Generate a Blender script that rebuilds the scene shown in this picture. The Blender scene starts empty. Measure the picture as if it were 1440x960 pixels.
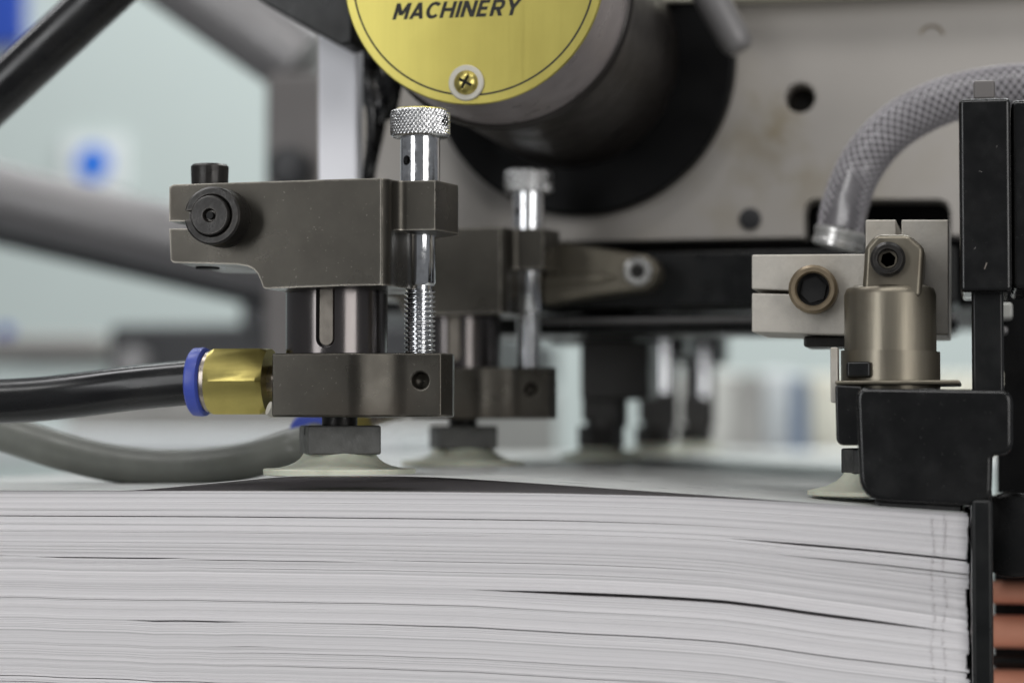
import bpy, bmesh, math, random
from mathutils import Vector, Matrix
random.seed(7)
sc = bpy.context.scene
COL = sc.collection
PI = math.pi
MM = 0.001
# ------------------------------------------------------------------ camera
# machine frame in millimetres: X along the front of the paper pile, Y into the depth, Z up, Z=0 top of pile
F = 3228.0                      # focal length in photograph pixels (1440 wide)
YAW = math.radians(11.7); PITCH = math.atan(120 / F)
CAM = Vector((138.5, -481.9, 13.4))
_f = Vector((-math.sin(YAW), math.cos(YAW), 0)); _r = Vector((math.cos(YAW), math.sin(YAW), 0))
_fw = _f * math.cos(PITCH) + Vector((0, 0, math.sin(PITCH)))
_up = -_f * math.sin(PITCH) + Vector((0, 0, math.cos(PITCH)))
def ray(px, py): return _fw + _r * ((px - 720) / F) + _up * ((480 - py) / F)
def P(px, py, Y):               # pixel -> (X, Z) on the plane at depth Y
    d = ray(px, py); t = (Y - CAM.y) / d.y
    p = CAM + d * t
    return p.x, p.z
def P3(px, py, Y):
    x, z = P(px, py, Y); return Vector((x, Y, z))
def S(n, px, Y):                # length in mm of n pixels around column px at depth Y
    d = ray(px, 480); t = (Y - CAM.y) / d.y
    return n * t / F
cd = bpy.data.cameras.new('camera'); cam = bpy.data.objects.new('camera', cd); COL.objects.link(cam)
cd.sensor_width = 22.3; cd.lens = 22.3 * F / 1440.0
cam.location = CAM * MM
cam.rotation_euler = (PI / 2 + PITCH, 0, YAW)
cd.clip_start = 0.01; cd.clip_end = 50
cd.dof.use_dof = True; cd.dof.focus_distance = 0.487; cd.dof.aperture_fstop = 6.0; cd.dof.aperture_blades = 7
sc.camera = cam
# ------------------------------------------------------------------ light
w = bpy.data.worlds.new('World'); sc.world = w; w.use_nodes = True
w.node_tree.nodes['Background'].inputs[0].default_value = (0.92, 0.95, 1.0, 1)
w.node_tree.nodes['Background'].inputs[1].default_value = 0.17
def area(name, loc, target, sx, sy, power, color=(1, 1, 1)):
    l = bpy.data.lights.new(name, 'AREA'); l.shape = 'RECTANGLE'; l.size = sx; l.size_y = sy
    l.energy = power; l.color = color
    o = bpy.data.objects.new(name, l); COL.objects.link(o); o.location = loc
    o.rotation_euler = (Vector(target) - Vector(loc)).to_track_quat('-Z', 'Y').to_euler()
    return o
area('ceiling_lamp', (0.25, -0.75, 1.5), (0, 0.0, 0), 1.6, 0.35, 12.5, (1, 0.99, 0.98))
area('ceiling_lamp', (-0.9, 0.3, 1.5), (0, 0.05, 0), 0.3, 1.6, 12, (1, 0.99, 1))
area('front_fill_lamp', (1.3, -1.2, 0.32), (0, 0.0, 0.02), 0.8, 0.9, 9.5, (1, 0.985, 0.965))  # added front lamp, set low for highlights on rounded corners
area('front_fill_lamp', (-0.75, -1.35, 0.42), (0, 0.0, 0.03), 0.5, 1.2, 8.5, (0.98, 0.99, 1))  # added unseen lamp, gives the chrome and ram white streaks
area('ceiling_lamp', (-0.3, 1.9, 1.9), (-0.5, 2.6, 0.0), 2.4, 0.5, 42, (0.97, 1, 1))
area('ceiling_lamp', (0.6, 1.5, 1.9), (0.3, 1.3, 0.0), 1.6, 0.5, 30, (0.97, 1, 1))
sc.view_settings.view_transform = 'Standard'; sc.view_settings.look = 'None'
sc.view_settings.exposure = 0; sc.view_settings.gamma = 1
# ------------------------------------------------------------------ materials
MATS = {}
def srgb(r, g, b):
    return tuple(((c / 255) / 12.92 if c / 255 <= .04045 else ((c / 255 + .055) / 1.055) ** 2.4) for c in (r, g, b))
def mat(name, col, rough=.5, metal=0., var=.12, scale=60., bump=.0, bscale=400., stretch=(1, 1, 1), rvar=.12,
        coat=0., dirt=None, dirt_amt=.0, dirt_scale=25., alpha=1., trans=0., sss=0., aniso=0., spec=.5, wear=None, dust=None):
    m = bpy.data.materials.new(name); m.use_nodes = True; MATS[name] = m
    nt = m.node_tree; N = nt.nodes; L = nt.links; b = N['Principled BSDF']
    tc = N.new('ShaderNodeTexCoord'); mp = N.new('ShaderNodeMapping'); L.new(tc.outputs['Object'], mp.inputs[0])
    mp.inputs['Scale'].default_value = stretch
    n1 = N.new('ShaderNodeTexNoise'); n1.inputs['Scale'].default_value = scale; n1.inputs['Detail'].default_value = 6
    n1.inputs['Roughness'].default_value = .65; L.new(mp.outputs[0], n1.inputs['Vector'])
    r = N.new('ShaderNodeMapRange'); r.inputs[1].default_value = .3; r.inputs[2].default_value = .7
    r.inputs[3].default_value = 1 - var; r.inputs[4].default_value = 1 + var; L.new(n1.outputs[0], r.inputs[0])
    mx = N.new('ShaderNodeMix'); mx.data_type = 'RGBA'; mx.blend_type = 'MULTIPLY'; mx.inputs[0].default_value = 1
    mx.inputs[6].default_value = (*col, 1); L.new(r.outputs[0], mx.inputs[7])
    out = mx.outputs[2]
    if dirt:
        n3 = N.new('ShaderNodeTexNoise'); n3.inputs['Scale'].default_value = dirt_scale; n3.inputs['Detail'].default_value = 8
        L.new(tc.outputs['Object'], n3.inputs['Vector'])
        r3 = N.new('ShaderNodeMapRange'); r3.inputs[1].default_value = .52; r3.inputs[2].default_value = .72
        r3.inputs[3].default_value = 0; r3.inputs[4].default_value = dirt_amt; L.new(n3.outputs[0], r3.inputs[0])
        m3 = N.new('ShaderNodeMix'); m3.data_type = 'RGBA'; L.new(r3.outputs[0], m3.inputs[0]); L.new(out, m3.inputs[6])
        m3.inputs[7].default_value = (*dirt, 1); out = m3.outputs[2]
    if dust:        # paper dust lying on the surface
        dn = N.new('ShaderNodeTexNoise'); dn.inputs['Scale'].default_value = 1500; dn.inputs['Detail'].default_value = 2; L.new(tc.outputs['Object'], dn.inputs['Vector'])
        dr = N.new('ShaderNodeMapRange'); dr.inputs[1].default_value = .70; dr.inputs[2].default_value = .76; dr.inputs[3].default_value = 0; dr.inputs[4].default_value = .3; L.new(dn.outputs[0], dr.inputs[0])
        m5 = N.new('ShaderNodeMix'); m5.data_type = 'RGBA'; L.new(dr.outputs[0], m5.inputs[0]); L.new(out, m5.inputs[6]); m5.inputs[7].default_value = (*dust, 1); out = m5.outputs[2]
    if wear:        # bare metal on worn edges
        bv = N.new('ShaderNodeBevel'); bv.samples = 4; bv.inputs[0].default_value = .0009
        ge = N.new('ShaderNodeNewGeometry'); dp = N.new('ShaderNodeVectorMath'); dp.operation = 'DOT_PRODUCT'
        L.new(bv.outputs[0], dp.inputs[0]); L.new(ge.outputs['Normal'], dp.inputs[1])
        wn = N.new('ShaderNodeTexNoise'); wn.inputs['Scale'].default_value = 260; wn.inputs['Detail'].default_value = 5; L.new(tc.outputs['Object'], wn.inputs['Vector'])
        ad = N.new('ShaderNodeMath'); ad.operation = 'MULTIPLY_ADD'; L.new(wn.outputs[0], ad.inputs[0]); ad.inputs[1].default_value = .5; L.new(dp.outputs['Value'], ad.inputs[2])
        wr = N.new('ShaderNodeMapRange'); wr.inputs[1].default_value = 1.13; wr.inputs[2].default_value = 1.0; wr.inputs[3].default_value = 0; wr.inputs[4].default_value = .65; L.new(ad.outputs[0], wr.inputs[0])
        m4 = N.new('ShaderNodeMix'); m4.data_type = 'RGBA'; L.new(wr.outputs[0], m4.inputs[0]); L.new(out, m4.inputs[6]); m4.inputs[7].default_value = (*wear, 1); out = m4.outputs[2]
    L.new(out, b.inputs['Base Color']); b.inputs['Specular IOR Level'].default_value = spec
    rr = N.new('ShaderNodeMapRange'); rr.inputs[1].default_value = .3; rr.inputs[2].default_value = .7
    rr.inputs[3].default_value = max(.02, rough - rvar); rr.inputs[4].default_value = min(1, rough + rvar)
    n2 = N.new('ShaderNodeTexNoise'); n2.inputs['Scale'].default_value = scale * 2.3; n2.inputs['Detail'].default_value = 4
    L.new(mp.outputs[0], n2.inputs['Vector']); L.new(n2.outputs[0], rr.inputs[0]); L.new(rr.outputs[0], b.inputs['Roughness'])
    b.inputs['Metallic'].default_value = metal
    b.inputs['Coat Weight'].default_value = coat
    if alpha < 1: b.inputs['Alpha'].default_value = alpha
    if trans: b.inputs['Transmission Weight'].default_value = trans
    if aniso: b.inputs['Anisotropic'].default_value = aniso
    if sss:
        b.inputs['Subsurface Weight'].default_value = sss; b.inputs['Subsurface Scale'].default_value = .003
    if bump:
        nb = N.new('ShaderNodeTexNoise'); nb.inputs['Scale'].default_value = bscale; nb.inputs['Detail'].default_value = 5
        L.new(mp.outputs[0], nb.inputs['Vector'])
        bp = N.new('ShaderNodeBump'); bp.inputs['Strength'].default_value = bump; bp.inputs['Distance'].default_value = .0004
        L.new(nb.outputs[0], bp.inputs['Height']); L.new(bp.outputs[0], b.inputs['Normal'])
    return m
mat('bronze_steel', srgb(68, 65, 59), .33, .72, .24, 40, .05, 7000, rvar=.1, dirt=srgb(56, 45, 34), dirt_amt=.65, dirt_scale=24, wear=srgb(200, 194, 182), dust=srgb(150, 146, 138))
mat('dark_cylinder', srgb(96, 92, 91), .2, .9, .12, 120, .02, 900, (1, 1, .15), rvar=.06)
mat('key_steel', srgb(120, 114, 106), .4, .7, .1, 200)
mat('black_oxide', srgb(40, 38, 36), .36, .4, .2, 200, .12, 1500, wear=srgb(110, 106, 100))
mat('chrome', srgb(225, 226, 228), .13, 1, .06, 300, .02, 1500, dirt=srgb(120, 116, 108), dirt_amt=.35, dirt_scale=350)
mat('knurl_steel', srgb(222, 222, 222), .24, 1, .08, 300)
mat('brass', srgb(194, 180, 106), .32, .85, .07, 150, .04, 1600, rvar=.04, dirt=srgb(150, 130, 70), dirt_amt=.25, dirt_scale=120)
mat('nickel', srgb(170, 160, 150), .3, .9, .1, 100)
mat('blue_plastic', srgb(66, 84, 178), .4, 0, .06, 100, .05, 800, sss=.1)
mat('black_hose', srgb(19, 19, 20), .26, 0, .25, 90, .1, 300, (.2, 1, 1), coat=.1, spec=.4, dirt=srgb(56, 54, 51), dirt_amt=.3, dirt_scale=60)
mat('grey_hose', srgb(98, 100, 94), .42, 0, .22, 70, .05, 400, dirt=srgb(52, 52, 50), dirt_amt=.6, dirt_scale=30)
mat('cup_rubber', srgb(204, 206, 188), .55, 0, .05, 150, .08, 800, dirt=srgb(140, 140, 124), dirt_amt=.4, dirt_scale=120, sss=.15)
mat('black_rubber', srgb(46, 46, 46), .6, 0, .15, 200, .25, 1200, dirt=srgb(104, 104, 100), dirt_amt=.45, dirt_scale=220)
mat('grey_nut', srgb(88, 88, 86), .55, .1, .18, 200, .2, 1200)
mat('coated_sheet', srgb(226, 228, 225), .36, 0, .03, 40, .02, 200)
_m = MATS['coated_sheet']; _n = _m.node_tree.nodes; _t = _n.new('ShaderNodeBsdfTranslucent'); _t.inputs[0].default_value = (.75, .73, .74, 1); _x = _n.new('ShaderNodeMixShader'); _x.inputs[0].default_value = .3
_m.node_tree.links.new(_n['Principled BSDF'].outputs[0], _x.inputs[1]); _m.node_tree.links.new(_t.outputs[0], _x.inputs[2]); _m.node_tree.links.new(_x.outputs[0], _n['Material Output'].inputs[0])
mat('gold_plate', srgb(210, 197, 108), .29, .85, .035, 420, 0, 1600, (1, 1, .03), rvar=.015, dirt=srgb(176, 162, 84), dirt_amt=.45, dirt_scale=26)
mat('print_black', srgb(26, 25, 22), .6, 0, .1, 300)
mat('white_washer', srgb(196, 192, 180), .5, 0, .05, 200)
mat('silver_housing', srgb(164, 156, 156), .36, .4, .06, 60, .02, 900)
mat('dark_housing', srgb(44, 40, 38), .36, .4, .2, 40, .03, 400)
mat('gloss_black', srgb(7, 7, 8), .5, 0, .2, 60, spec=.2)
mat('grey_paint', srgb(176, 171, 165), .5, 0, .05, 12, .05, 300, dirt=srgb(150, 138, 112), dirt_amt=.4, dirt_scale=26, rvar=.08)
_m = MATS['grey_paint']; _nt = _m.node_tree; _N = _nt.nodes; _L = _nt.links; _b = _N['Principled BSDF']; _src = _b.inputs['Base Color'].links[0].from_socket
_tc = _N.new('ShaderNodeTexCoord')
for _px, _py, _rad, _amt in ((1068, 205, .016, .42), (1090, 175, .008, .4), (1150, 255, .010, .3), (1020, 300, .008, .25)):
    _o = P3(900, 345, 156); _c = (P3(_px, _py, 150) - _o) * MM
    _d = _N.new('ShaderNodeVectorMath'); _d.operation = 'DISTANCE'; _d.inputs[1].default_value = _c; _L.new(_tc.outputs['Object'], _d.inputs[0])
    _n = _N.new('ShaderNodeTexNoise'); _n.inputs['Scale'].default_value = 160; _n.inputs['Detail'].default_value = 5; _L.new(_tc.outputs['Object'], _n.inputs['Vector'])
    _a = _N.new('ShaderNodeMath'); _a.operation = 'MULTIPLY_ADD'; _L.new(_n.outputs[0], _a.inputs[0]); _a.inputs[1].default_value = _rad * 2.2; _L.new(_d.outputs['Value'], _a.inputs[2])
    _r2 = _N.new('ShaderNodeMapRange'); _r2.inputs[1].default_value = _rad * 2.0; _r2.inputs[2].default_value = _rad * 1.1; _r2.inputs[3].default_value = 0; _r2.inputs[4].default_value = _amt; _L.new(_a.outputs[0], _r2.inputs[0])
    _x = _N.new('ShaderNodeMix'); _x.data_type = 'RGBA'; _L.new(_r2.outputs[0], _x.inputs[0]); _L.new(_src, _x.inputs[6]); _x.inputs[7].default_value = (*srgb(140, 126, 92), 1); _src = _x.outputs[2]
_L.new(_src, _b.inputs['Base Color'])
mat('cream_paint', srgb(226, 222, 205), .5, 0, .04, 20)
mat('black_paint', srgb(15, 16, 16), .34, 0, .2, 60, .06, 500, dirt=srgb(44, 43, 40), dirt_amt=.25, dirt_scale=80, spec=.4, wear=srgb(76, 76, 76))
mat('black_plastic', srgb(13, 13, 13), .24, 0, .15, 80, .05, 1400, rvar=.1, dirt=srgb(38, 37, 35), dirt_amt=.3, dirt_scale=60, spec=.5, wear=srgb(66, 66, 66), dust=srgb(84, 84, 82))
mat('cast_aluminium', srgb(186, 181, 172), .5, .4, .07, 220, .15, 1300, dirt=srgb(140, 126, 100), dirt_amt=.3, dirt_scale=60)
mat('olive_steel', srgb(122, 116, 103), .36, .72, .16, 90, .06, 900, (1, 1, .1), rvar=.1, dirt=srgb(84, 72, 58), dirt_amt=.6, dirt_scale=50)
mat('tan_steel', srgb(132, 118, 97), .4, .6, .2, 200, .1, 900)
mat('hole_shade', srgb(12, 12, 12), .7)  # near-black fill, paints the shade inside holes and sockets
mat('braid_core', srgb(74, 72, 74), .3, 0, .25, 40, coat=.3)
mat('braid_strand', srgb(168, 165, 168), .4, 0, .2, 100)
mat('clear_pvc', srgb(225, 220, 225), .12, 0, .02, 50, alpha=.08)
mat('copper', srgb(240, 170, 142), .4, .1, .25, 40, .05, 300, (.2, 1, 1))
mat('wall_paint', srgb(196, 206, 203), .7, 0, .02, 3)
mat('mid_grey', srgb(132, 130, 130), .4, .3, .08, 12)
mat('warm_grey', srgb(112, 108, 106), .55, .1, .1, 12)
mat('machine_dark', srgb(46, 46, 48), .45, .1, .15, 12)
mat('white_enamel', srgb(226, 230, 230), .5, 0, .03, 8)
mat('pale_carton', srgb(214, 214, 208), .6, 0, .05, 10)
mat('dull_grey', srgb(150, 148, 144), .6, 0, .08, 10)  # even grey of the far base, cabinet and narrow pile
mat('sign_blue', srgb(48, 122, 228), .5, 0, .03, 10)
mat('panel_blue', srgb(40, 74, 170), .5, 0, .05, 10)
mat('slate_blue', srgb(98, 112, 134), .5, 0, .05, 10)
mat('lit_strip_paint', srgb(250, 250, 255), .5, 0, .02, 20)  # near-white colour carries the strong light on the edge strip
mat('register_ink', srgb(172, 166, 166), .7)
mat('unit_grey', srgb(58, 56, 54), .42, .3, .15, 60)
mat('bright_bolt', srgb(196, 195, 192), .3, .6, .1, 100)
# paper edges: tone per sheet from a colour attribute, faint printed register marks near the right end
m = bpy.data.materials.new('paper_edge'); m.use_nodes = True; MATS['paper_edge'] = m
nt = m.node_tree; N = nt.nodes; L = nt.links; b = N['Principled BSDF']; b.inputs['Roughness'].default_value = .75
at = N.new('ShaderNodeAttribute'); at.attribute_name = 'tone'
tc = N.new('ShaderNodeTexCoord'); mp = N.new('ShaderNodeMapping'); mp.inputs['Scale'].default_value = (.12, .3, 8); L.new(tc.outputs['Object'], mp.inputs[0])
n1 = N.new('ShaderNodeTexNoise'); n1.inputs['Scale'].default_value = 180; n1.inputs['Detail'].default_value = 6; L.new(mp.outputs[0], n1.inputs['Vector'])
r = N.new('ShaderNodeMapRange'); r.inputs[1].default_value = .3; r.inputs[2].default_value = .7; r.inputs[3].default_value = .98; r.inputs[4].default_value = 1.02; L.new(n1.outputs[0], r.inputs[0])
mx = N.new('ShaderNodeMix'); mx.data_type = 'RGBA'; mx.blend_type = 'MULTIPLY'; mx.inputs[0].default_value = 1
L.new(at.outputs['Color'], mx.inputs[6]); L.new(r.outputs[0], mx.inputs[7]); L.new(mx.outputs[2], b.inputs['Base Color'])
# ------------------------------------------------------------------ mesh helpers (millimetres in, metres out)
def new(): return bmesh.new()
def box(bm, x0, x1, y0, y1, z0, z1, mtx=None):
    vs = [bm.verts.new((x, y, z)) for x in (x0, x1) for y in (y0, y1) for z in (z0, z1)]
    if mtx:
        for v in vs: v.co = mtx @ v.co
    for f in ((0, 1, 3, 2), (4, 6, 7, 5), (0, 4, 5, 1), (2, 3, 7, 6), (0, 2, 6, 4), (1, 5, 7, 3)): bm.faces.new([vs[i] for i in f])
    return bm
def prism(bm, pts, a0, a1, axis='y'):   # outline in XZ pushed along Y, or in XY pushed along Z
    def mk(p, a): return (p[0], a, p[1]) if axis == 'y' else (p[0], p[1], a)
    A = [bm.verts.new(mk(p, a0)) for p in pts]; B = [bm.verts.new(mk(p, a1)) for p in pts]
    n = len(pts)
    bm.faces.new(A); bm.faces.new(B[::-1])
    for i in range(n): bm.faces.new([A[i], B[i], B[(i + 1) % n], A[(i + 1) % n]])
    return bm
def frame_of(d):
    d = Vector(d).normalized(); u = Vector((0, 0, 1)) if abs(d.z) < .9 else Vector((1, 0, 0))
    a = d.cross(u).normalized(); return a, a.cross(d).normalized()      # d.cross.. orthonormal pair
def lathe(bm, prof, o, d, segs=40, rfun=None, closed=False):   # prof: list of (radius, distance along d)
    o = Vector(o); d = Vector(d).normalized(); a, b2 = frame_of(d)
    rings = []
    for r_, t in prof:
        ring = []
        for k in range(segs):
            th = 2 * PI * k / segs; rr = r_ if rfun is None else rfun(r_, t, th)
            ring.append(bm.verts.new(o + d * t + a * (rr * math.cos(th)) + b2 * (rr * math.sin(th))))
        rings.append(ring)
    for i in range(len(rings) - 1):
        for k in range(segs):
            bm.faces.new([rings[i][k], rings[i][(k + 1) % segs], rings[i + 1][(k + 1) % segs], rings[i + 1][k]])
    if closed:
        for k in range(segs): bm.faces.new([rings[-1][k], rings[-1][(k + 1) % segs], rings[0][(k + 1) % segs], rings[0][k]])
    else:
        bm.faces.new(rings[0][::-1]); bm.faces.new(rings[-1])
    return bm
def tube(bm, pts, rad, segs=28, caps=True, twist=None):
    pts = [Vector(p) for p in pts]; rings = []; a = None
    for i, p in enumerate(pts):
        t = (pts[min(i + 1, len(pts) - 1)] - pts[max(i - 1, 0)]).normalized()
        if a is None: a, _ = frame_of(t)
        a = (a - t * a.dot(t)).normalized(); c = t.cross(a)
        rr = rad(i / (len(pts) - 1)) if callable(rad) else rad
        rings.append([bm.verts.new(p + a * rr * math.cos(2 * PI * k / segs) + c * rr * math.sin(2 * PI * k / segs)) for k in range(segs)])
    for i in range(len(rings) - 1):
        for k in range(segs): bm.faces.new([rings[i][k], rings[i][(k + 1) % segs], rings[i + 1][(k + 1) % segs], rings[i + 1][k]])
    if caps: bm.faces.new(rings[0][::-1]); bm.faces.new(rings[-1])
    return bm
def spline(ctrl, n=12):        # Catmull-Rom through control points
    c = [Vector(p) for p in ctrl]; c = [c[0] * 2 - c[1]] + c + [c[-1] * 2 - c[-2]]; out = []
    for i in range(1, len(c) - 2):
        for k in range(n):
            t = k / n; p0, p1, p2, p3 = c[i - 1:i + 3]
            out.append(.5 * ((2 * p1) + (p2 - p0) * t + (2 * p0 - 5 * p1 + 4 * p2 - p3) * t * t + (3 * p1 - p0 - 3 * p2 + p3) * t ** 3))
    out.append(c[-2]); return out
def interp(x, tab):
    if x <= tab[0][0]: return tab[0][1]
    for (a, ya), (b_, yb) in zip(tab, tab[1:]):
        if x <= b_: return ya + (yb - ya) * (x - a) / (b_ - a)
    return tab[-1][1]
def smooth_tab(tab, n=10):
    return [(p.x, p.y) for p in spline([(x, y, 0) for x, y in tab], n)]
BASE = {}
def obj(name, bm, m, parent=None, bevel=0., segs=2, angle=35, smooth=True, base=None):
    off = Vector((0, 0, 0))
    if parent is not None: off = BASE[parent.name]
    elif base is not None: off = Vector(base)
    bmesh.ops.recalc_face_normals(bm, faces=bm.faces)
    for v in bm.verts: v.co = (v.co - off) * MM
    me = bpy.data.meshes.new(name); bm.to_mesh(me); bm.free()
    me.materials.append(MATS[m])
    if smooth:
        for p in me.polygons: p.use_smooth = True
        me.set_sharp_from_angle(angle=math.radians(angle))
    o = bpy.data.objects.new(name, me); COL.objects.link(o)
    if parent is not None: o.parent = parent
    else: o.location = off * MM
    BASE[o.name] = off
    if bevel:
        md = o.modifiers.new('edge', 'BEVEL'); md.width = bevel * MM; md.segments = segs; md.limit_method = 'ANGLE'
        md.angle_limit = math.radians(angle); md.harden_normals = True
    return o
def thing(name, label, cat, base, group=None):
    o = bpy.data.objects.new(name, None); COL.objects.link(o); o.location = Vector(base) * MM; o.empty_display_size = .005
    BASE[o.name] = Vector(base); return tag(o, label, cat, group)
def tag(o, label, cat, group=None):
    o['label'] = label; o['category'] = cat
    if group: o['group'] = group
    return o
def cut(o, *bms, op='DIFFERENCE'):               # carve holes, or weld a shape on
    for bm in bms:
        bmesh.ops.recalc_face_normals(bm, faces=bm.faces)
        off = BASE[o.name]
        for v in bm.verts: v.co = (v.co - off) * MM
        me = bpy.data.meshes.new('cutter'); bm.to_mesh(me); bm.free()
        me.materials.append(o.data.materials[0])
        c = bpy.data.objects.new('cutter', me); COL.objects.link(c)
        bpy.context.view_layer.update(); c.matrix_world = o.matrix_world.copy()
        saved = [(md.name, md.show_viewport) for md in o.modifiers]
        for md in o.modifiers: md.show_viewport = False
        b_ = o.modifiers.new('cut', 'BOOLEAN'); b_.object = c; b_.operation = op; b_.solver = 'EXACT'
        bpy.context.view_layer.update(); dg = bpy.context.evaluated_depsgraph_get()
        nm = bpy.data.meshes.new_from_object(o.evaluated_get(dg)); o.modifiers.remove(b_)
        for n_, s_ in saved: o.modifiers[n_].show_viewport = s_
        nm.name = o.data.name; o.data = nm
        for p in nm.polygons: p.use_smooth = True
        nm.set_sharp_from_angle(angle=math.radians(35))
        bpy.data.objects.remove(c)
def copy_tree(o, delta=None, parent=None):
    c = o.copy(); COL.objects.link(c); c.parent = parent
    if delta is not None: c.location = o.location + Vector(delta) * MM
    BASE[c.name] = BASE[o.name] + Vector(delta or (0, 0, 0))
    for ch in list(o.children): copy_tree(ch, None, c)
    return c
def pbox(bm, x0, y0, x1, y1, Y0, Y1):    # box whose front face fills a pixel rectangle at depth Y0
    xa, za = P(x0, y1, Y0); xb, zb = P(x1, y0, Y0); return box(bm, xa, xb, Y0, Y1, za, zb)
def ppoly(pts, Y): return [P(x, y, Y) for x, y in pts]
def hexpts(cx, cy, af, rot=0):
    R = af / 2 / math.cos(PI / 6); return [(cx + R * math.cos(rot + k * PI / 3), cy + R * math.sin(rot + k * PI / 3)) for k in range(6)]
# ================================================================== paper pile
YF = -18.0
XL = -125.0; XR = P(1361, 800, YF)[0]
top_px = smooth_tab([(-200, 690), (0, 690), (350, 690.5), (700, 693), (850, 695.5), (1000, 700), (1200, 711), (1361, 722)])
top_tab = sorted((P(x, y, YF)[0], P(x, y, YF)[1]) for x, y in top_px)
def ztop(X): return interp(X, top_tab)
XS = lambda px: P(px, 800, YF)[0]
def sag(X, t):
    u = max(0, (X - XS(700)) / (XR - XS(700))); return -3.2 * u ** 2.2 * min(1, t / 16) - max(0, (X - XS(0))) * .004 * min(1, t / 12)
# gaps between sheets: (depth below top in mm, px range, width mm, side it opens to)
def dep(px, py):
    X, Z = P(px, py, YF); t = 0
    for _ in range(20): t = ztop(X) + sag(X, t) - Z
    return t
GAPS = [(dep(200, 724), -600, 1150, .22), (dep(20, 777), -300, 60, .16), (dep(150, 779), 40, 270, .28), (dep(700, 787), 460, 1100, .12), (dep(150, 781), 240, 520, .16), (dep(700, 824), 660, 1350, .72),
        (dep(1180, 767), 1020, 1500, .5), (dep(1220, 786), 1090, 1500, .22), (dep(260, 865), 180, 345, .28), (dep(900, 884), 380, 1500, .2),
        (dep(700, 800), 150, 1100, .09), (dep(300, 900), 300, 380, .1), (dep(100, 944), -200, 520, .2), (dep(100, 950), -200, 420, .16), (dep(100, 957), -200, 600, .16),
        (dep(1300, 800), 1200, 1500, .1), (dep(600, 915), 200, 1300, .1), (dep(300, 745), -300, 900, .06), (dep(900, 752), 500, 1500, .07), (dep(300, 838), -300, 900, .07), (dep(800, 940), 200, 1500, .12), (dep(60, 716), -200, 300, .05)]
for k in range(60):
    a = random.uniform(-900, 1000); GAPS.append((random.uniform(1, 47), a, a + random.uniform(700, 1800), random.uniform(.006, .03)))
GAPS = [(t, XS(a), XS(b_), w_) for t, a, b_, w_ in GAPS]
def gapw(g, X):
    t, a, b_, w_ = g
    if X <= a or X >= b_: return 0
    u = (X - a) / (b_ - a); return w_ * min(1, math.sin(PI * u) * 1.5)
xs = [XL + (XR - XL) * k / 75 for k in range(76)]
bm = new(); tone = bm.loops.layers.float_color.new('tone')
gi = sorted(GAPS); used = 0; t = 0.0; cum = [0.0] * len(xs); n_sheet = 0; wander = 0; batch = .0; slow = 0; xoff = 0
BACK = 640.0
while t < 58:
    th = random.uniform(.12, .2)
    while used < len(gi) and gi[used][0] <= t:
        for i, X in enumerate(xs): cum[i] += gapw(gi[used], X)
        used += 1
    wander = .8 * wander + random.uniform(-.03, .03)
    if random.random() < .06: batch = random.uniform(-.06, .06)
    yf = YF + .15 + wander + batch + (random.uniform(0, .12) if random.random() < .2 else 0)
    xoff = random.choice((0, 0, .2, -.2, -.45)) if random.random() < .07 else xoff; xr = XR + random.uniform(-.12, .12) + xoff
    slow = .85 * slow + random.gauss(0, .012); g = .785 + slow + random.gauss(0, .03) - (random.uniform(.06, .2) if random.random() < .13 else 0); c = (g, g * .975, g * .985, 1)
    T0, T1, B0, B1 = [], [], [], []
    for i, X in enumerate(xs):
        Xe = xr if i == len(xs) - 1 else X
        z = ztop(X) + sag(X, t) - t - cum[i]
        T0.append(bm.verts.new((Xe, yf, z))); B0.append(bm.verts.new((Xe, yf, z - th + .012)))
        T1.append(bm.verts.new((Xe, BACK, z))); B1.append(bm.verts.new((Xe, BACK, z - th + .012)))
    fs = []
    for i in range(len(xs) - 1):
        fs.append(bm.faces.new([T0[i], B0[i], B0[i + 1], T0[i + 1]]))
        fs.append(bm.faces.new([T0[i], T0[i + 1], T1[i + 1], T1[i]])); fs.append(bm.faces.new([B0[i + 1], B0[i], B1[i], B1[i + 1]]))
    fs.append(bm.faces.new([T0[-1], B0[-1], B1[-1], T1[-1]])); fs.append(bm.faces.new([T1[0], B1[0], B0[0], T0[0]]))
    fs.append(bm.faces.new([T1[i] for i in (0,)] + [T1[-1], B1[-1], B1[0]]))
    for f in fs:
        for l in f.loops: l[tone] = c
    t += th; n_sheet += 1
zlow = ztop(XL) - t - max(cum) - 12
stack = thing('paper_stack', 'tall pile of white paper sheets with bent right ends under the suction cups', 'paper stack', ((XL + XR) / 2, 300, zlow))
s_ = obj('sheet_edges', bm, 'paper_edge', stack, smooth=False); s_['kind'] = 'stuff'
bm = new(); box(bm, XL, XR - 1, YF + .4, BACK, zlow, ztop(XL) - t - max(cum[:5]) - 8); 
o = obj('lower_sheets', bm, 'pale_carton', stack); o['kind'] = 'stuff'
# row of tiny printed register marks up the sheet ends
bm = new()
for col_px, amp in ((1312, 4), (1328, 5)):
    ph = random.uniform(0, 6)
    for k in range(120):
        py = 722 + k * 2.0 + (col_px - 1312) * .06
        if py > 962: break
        if random.random() < .35: continue
        px = col_px + amp * math.sin(k * .13 + ph) * .5 + random.uniform(-1.6, 1.6)
        X, Z = P(px, py, YF - .05); box(bm, X - .05, X + .05, YF - .1, YF + .3, Z - .09, Z + .09)
o = obj('register_mark', bm, 'register_ink', stack); o['kind'] = 'stuff'
# pile board
bm = new(); box(bm, XL - 20, XR + 60, YF - 10, BACK + 30, zlow - 22, zlow)
o = obj('feeder_table', bm, 'mid_grey', None, 1, base=((XL + XR) / 2, 300, zlow - 22)); o['kind'] = 'structure'
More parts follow.
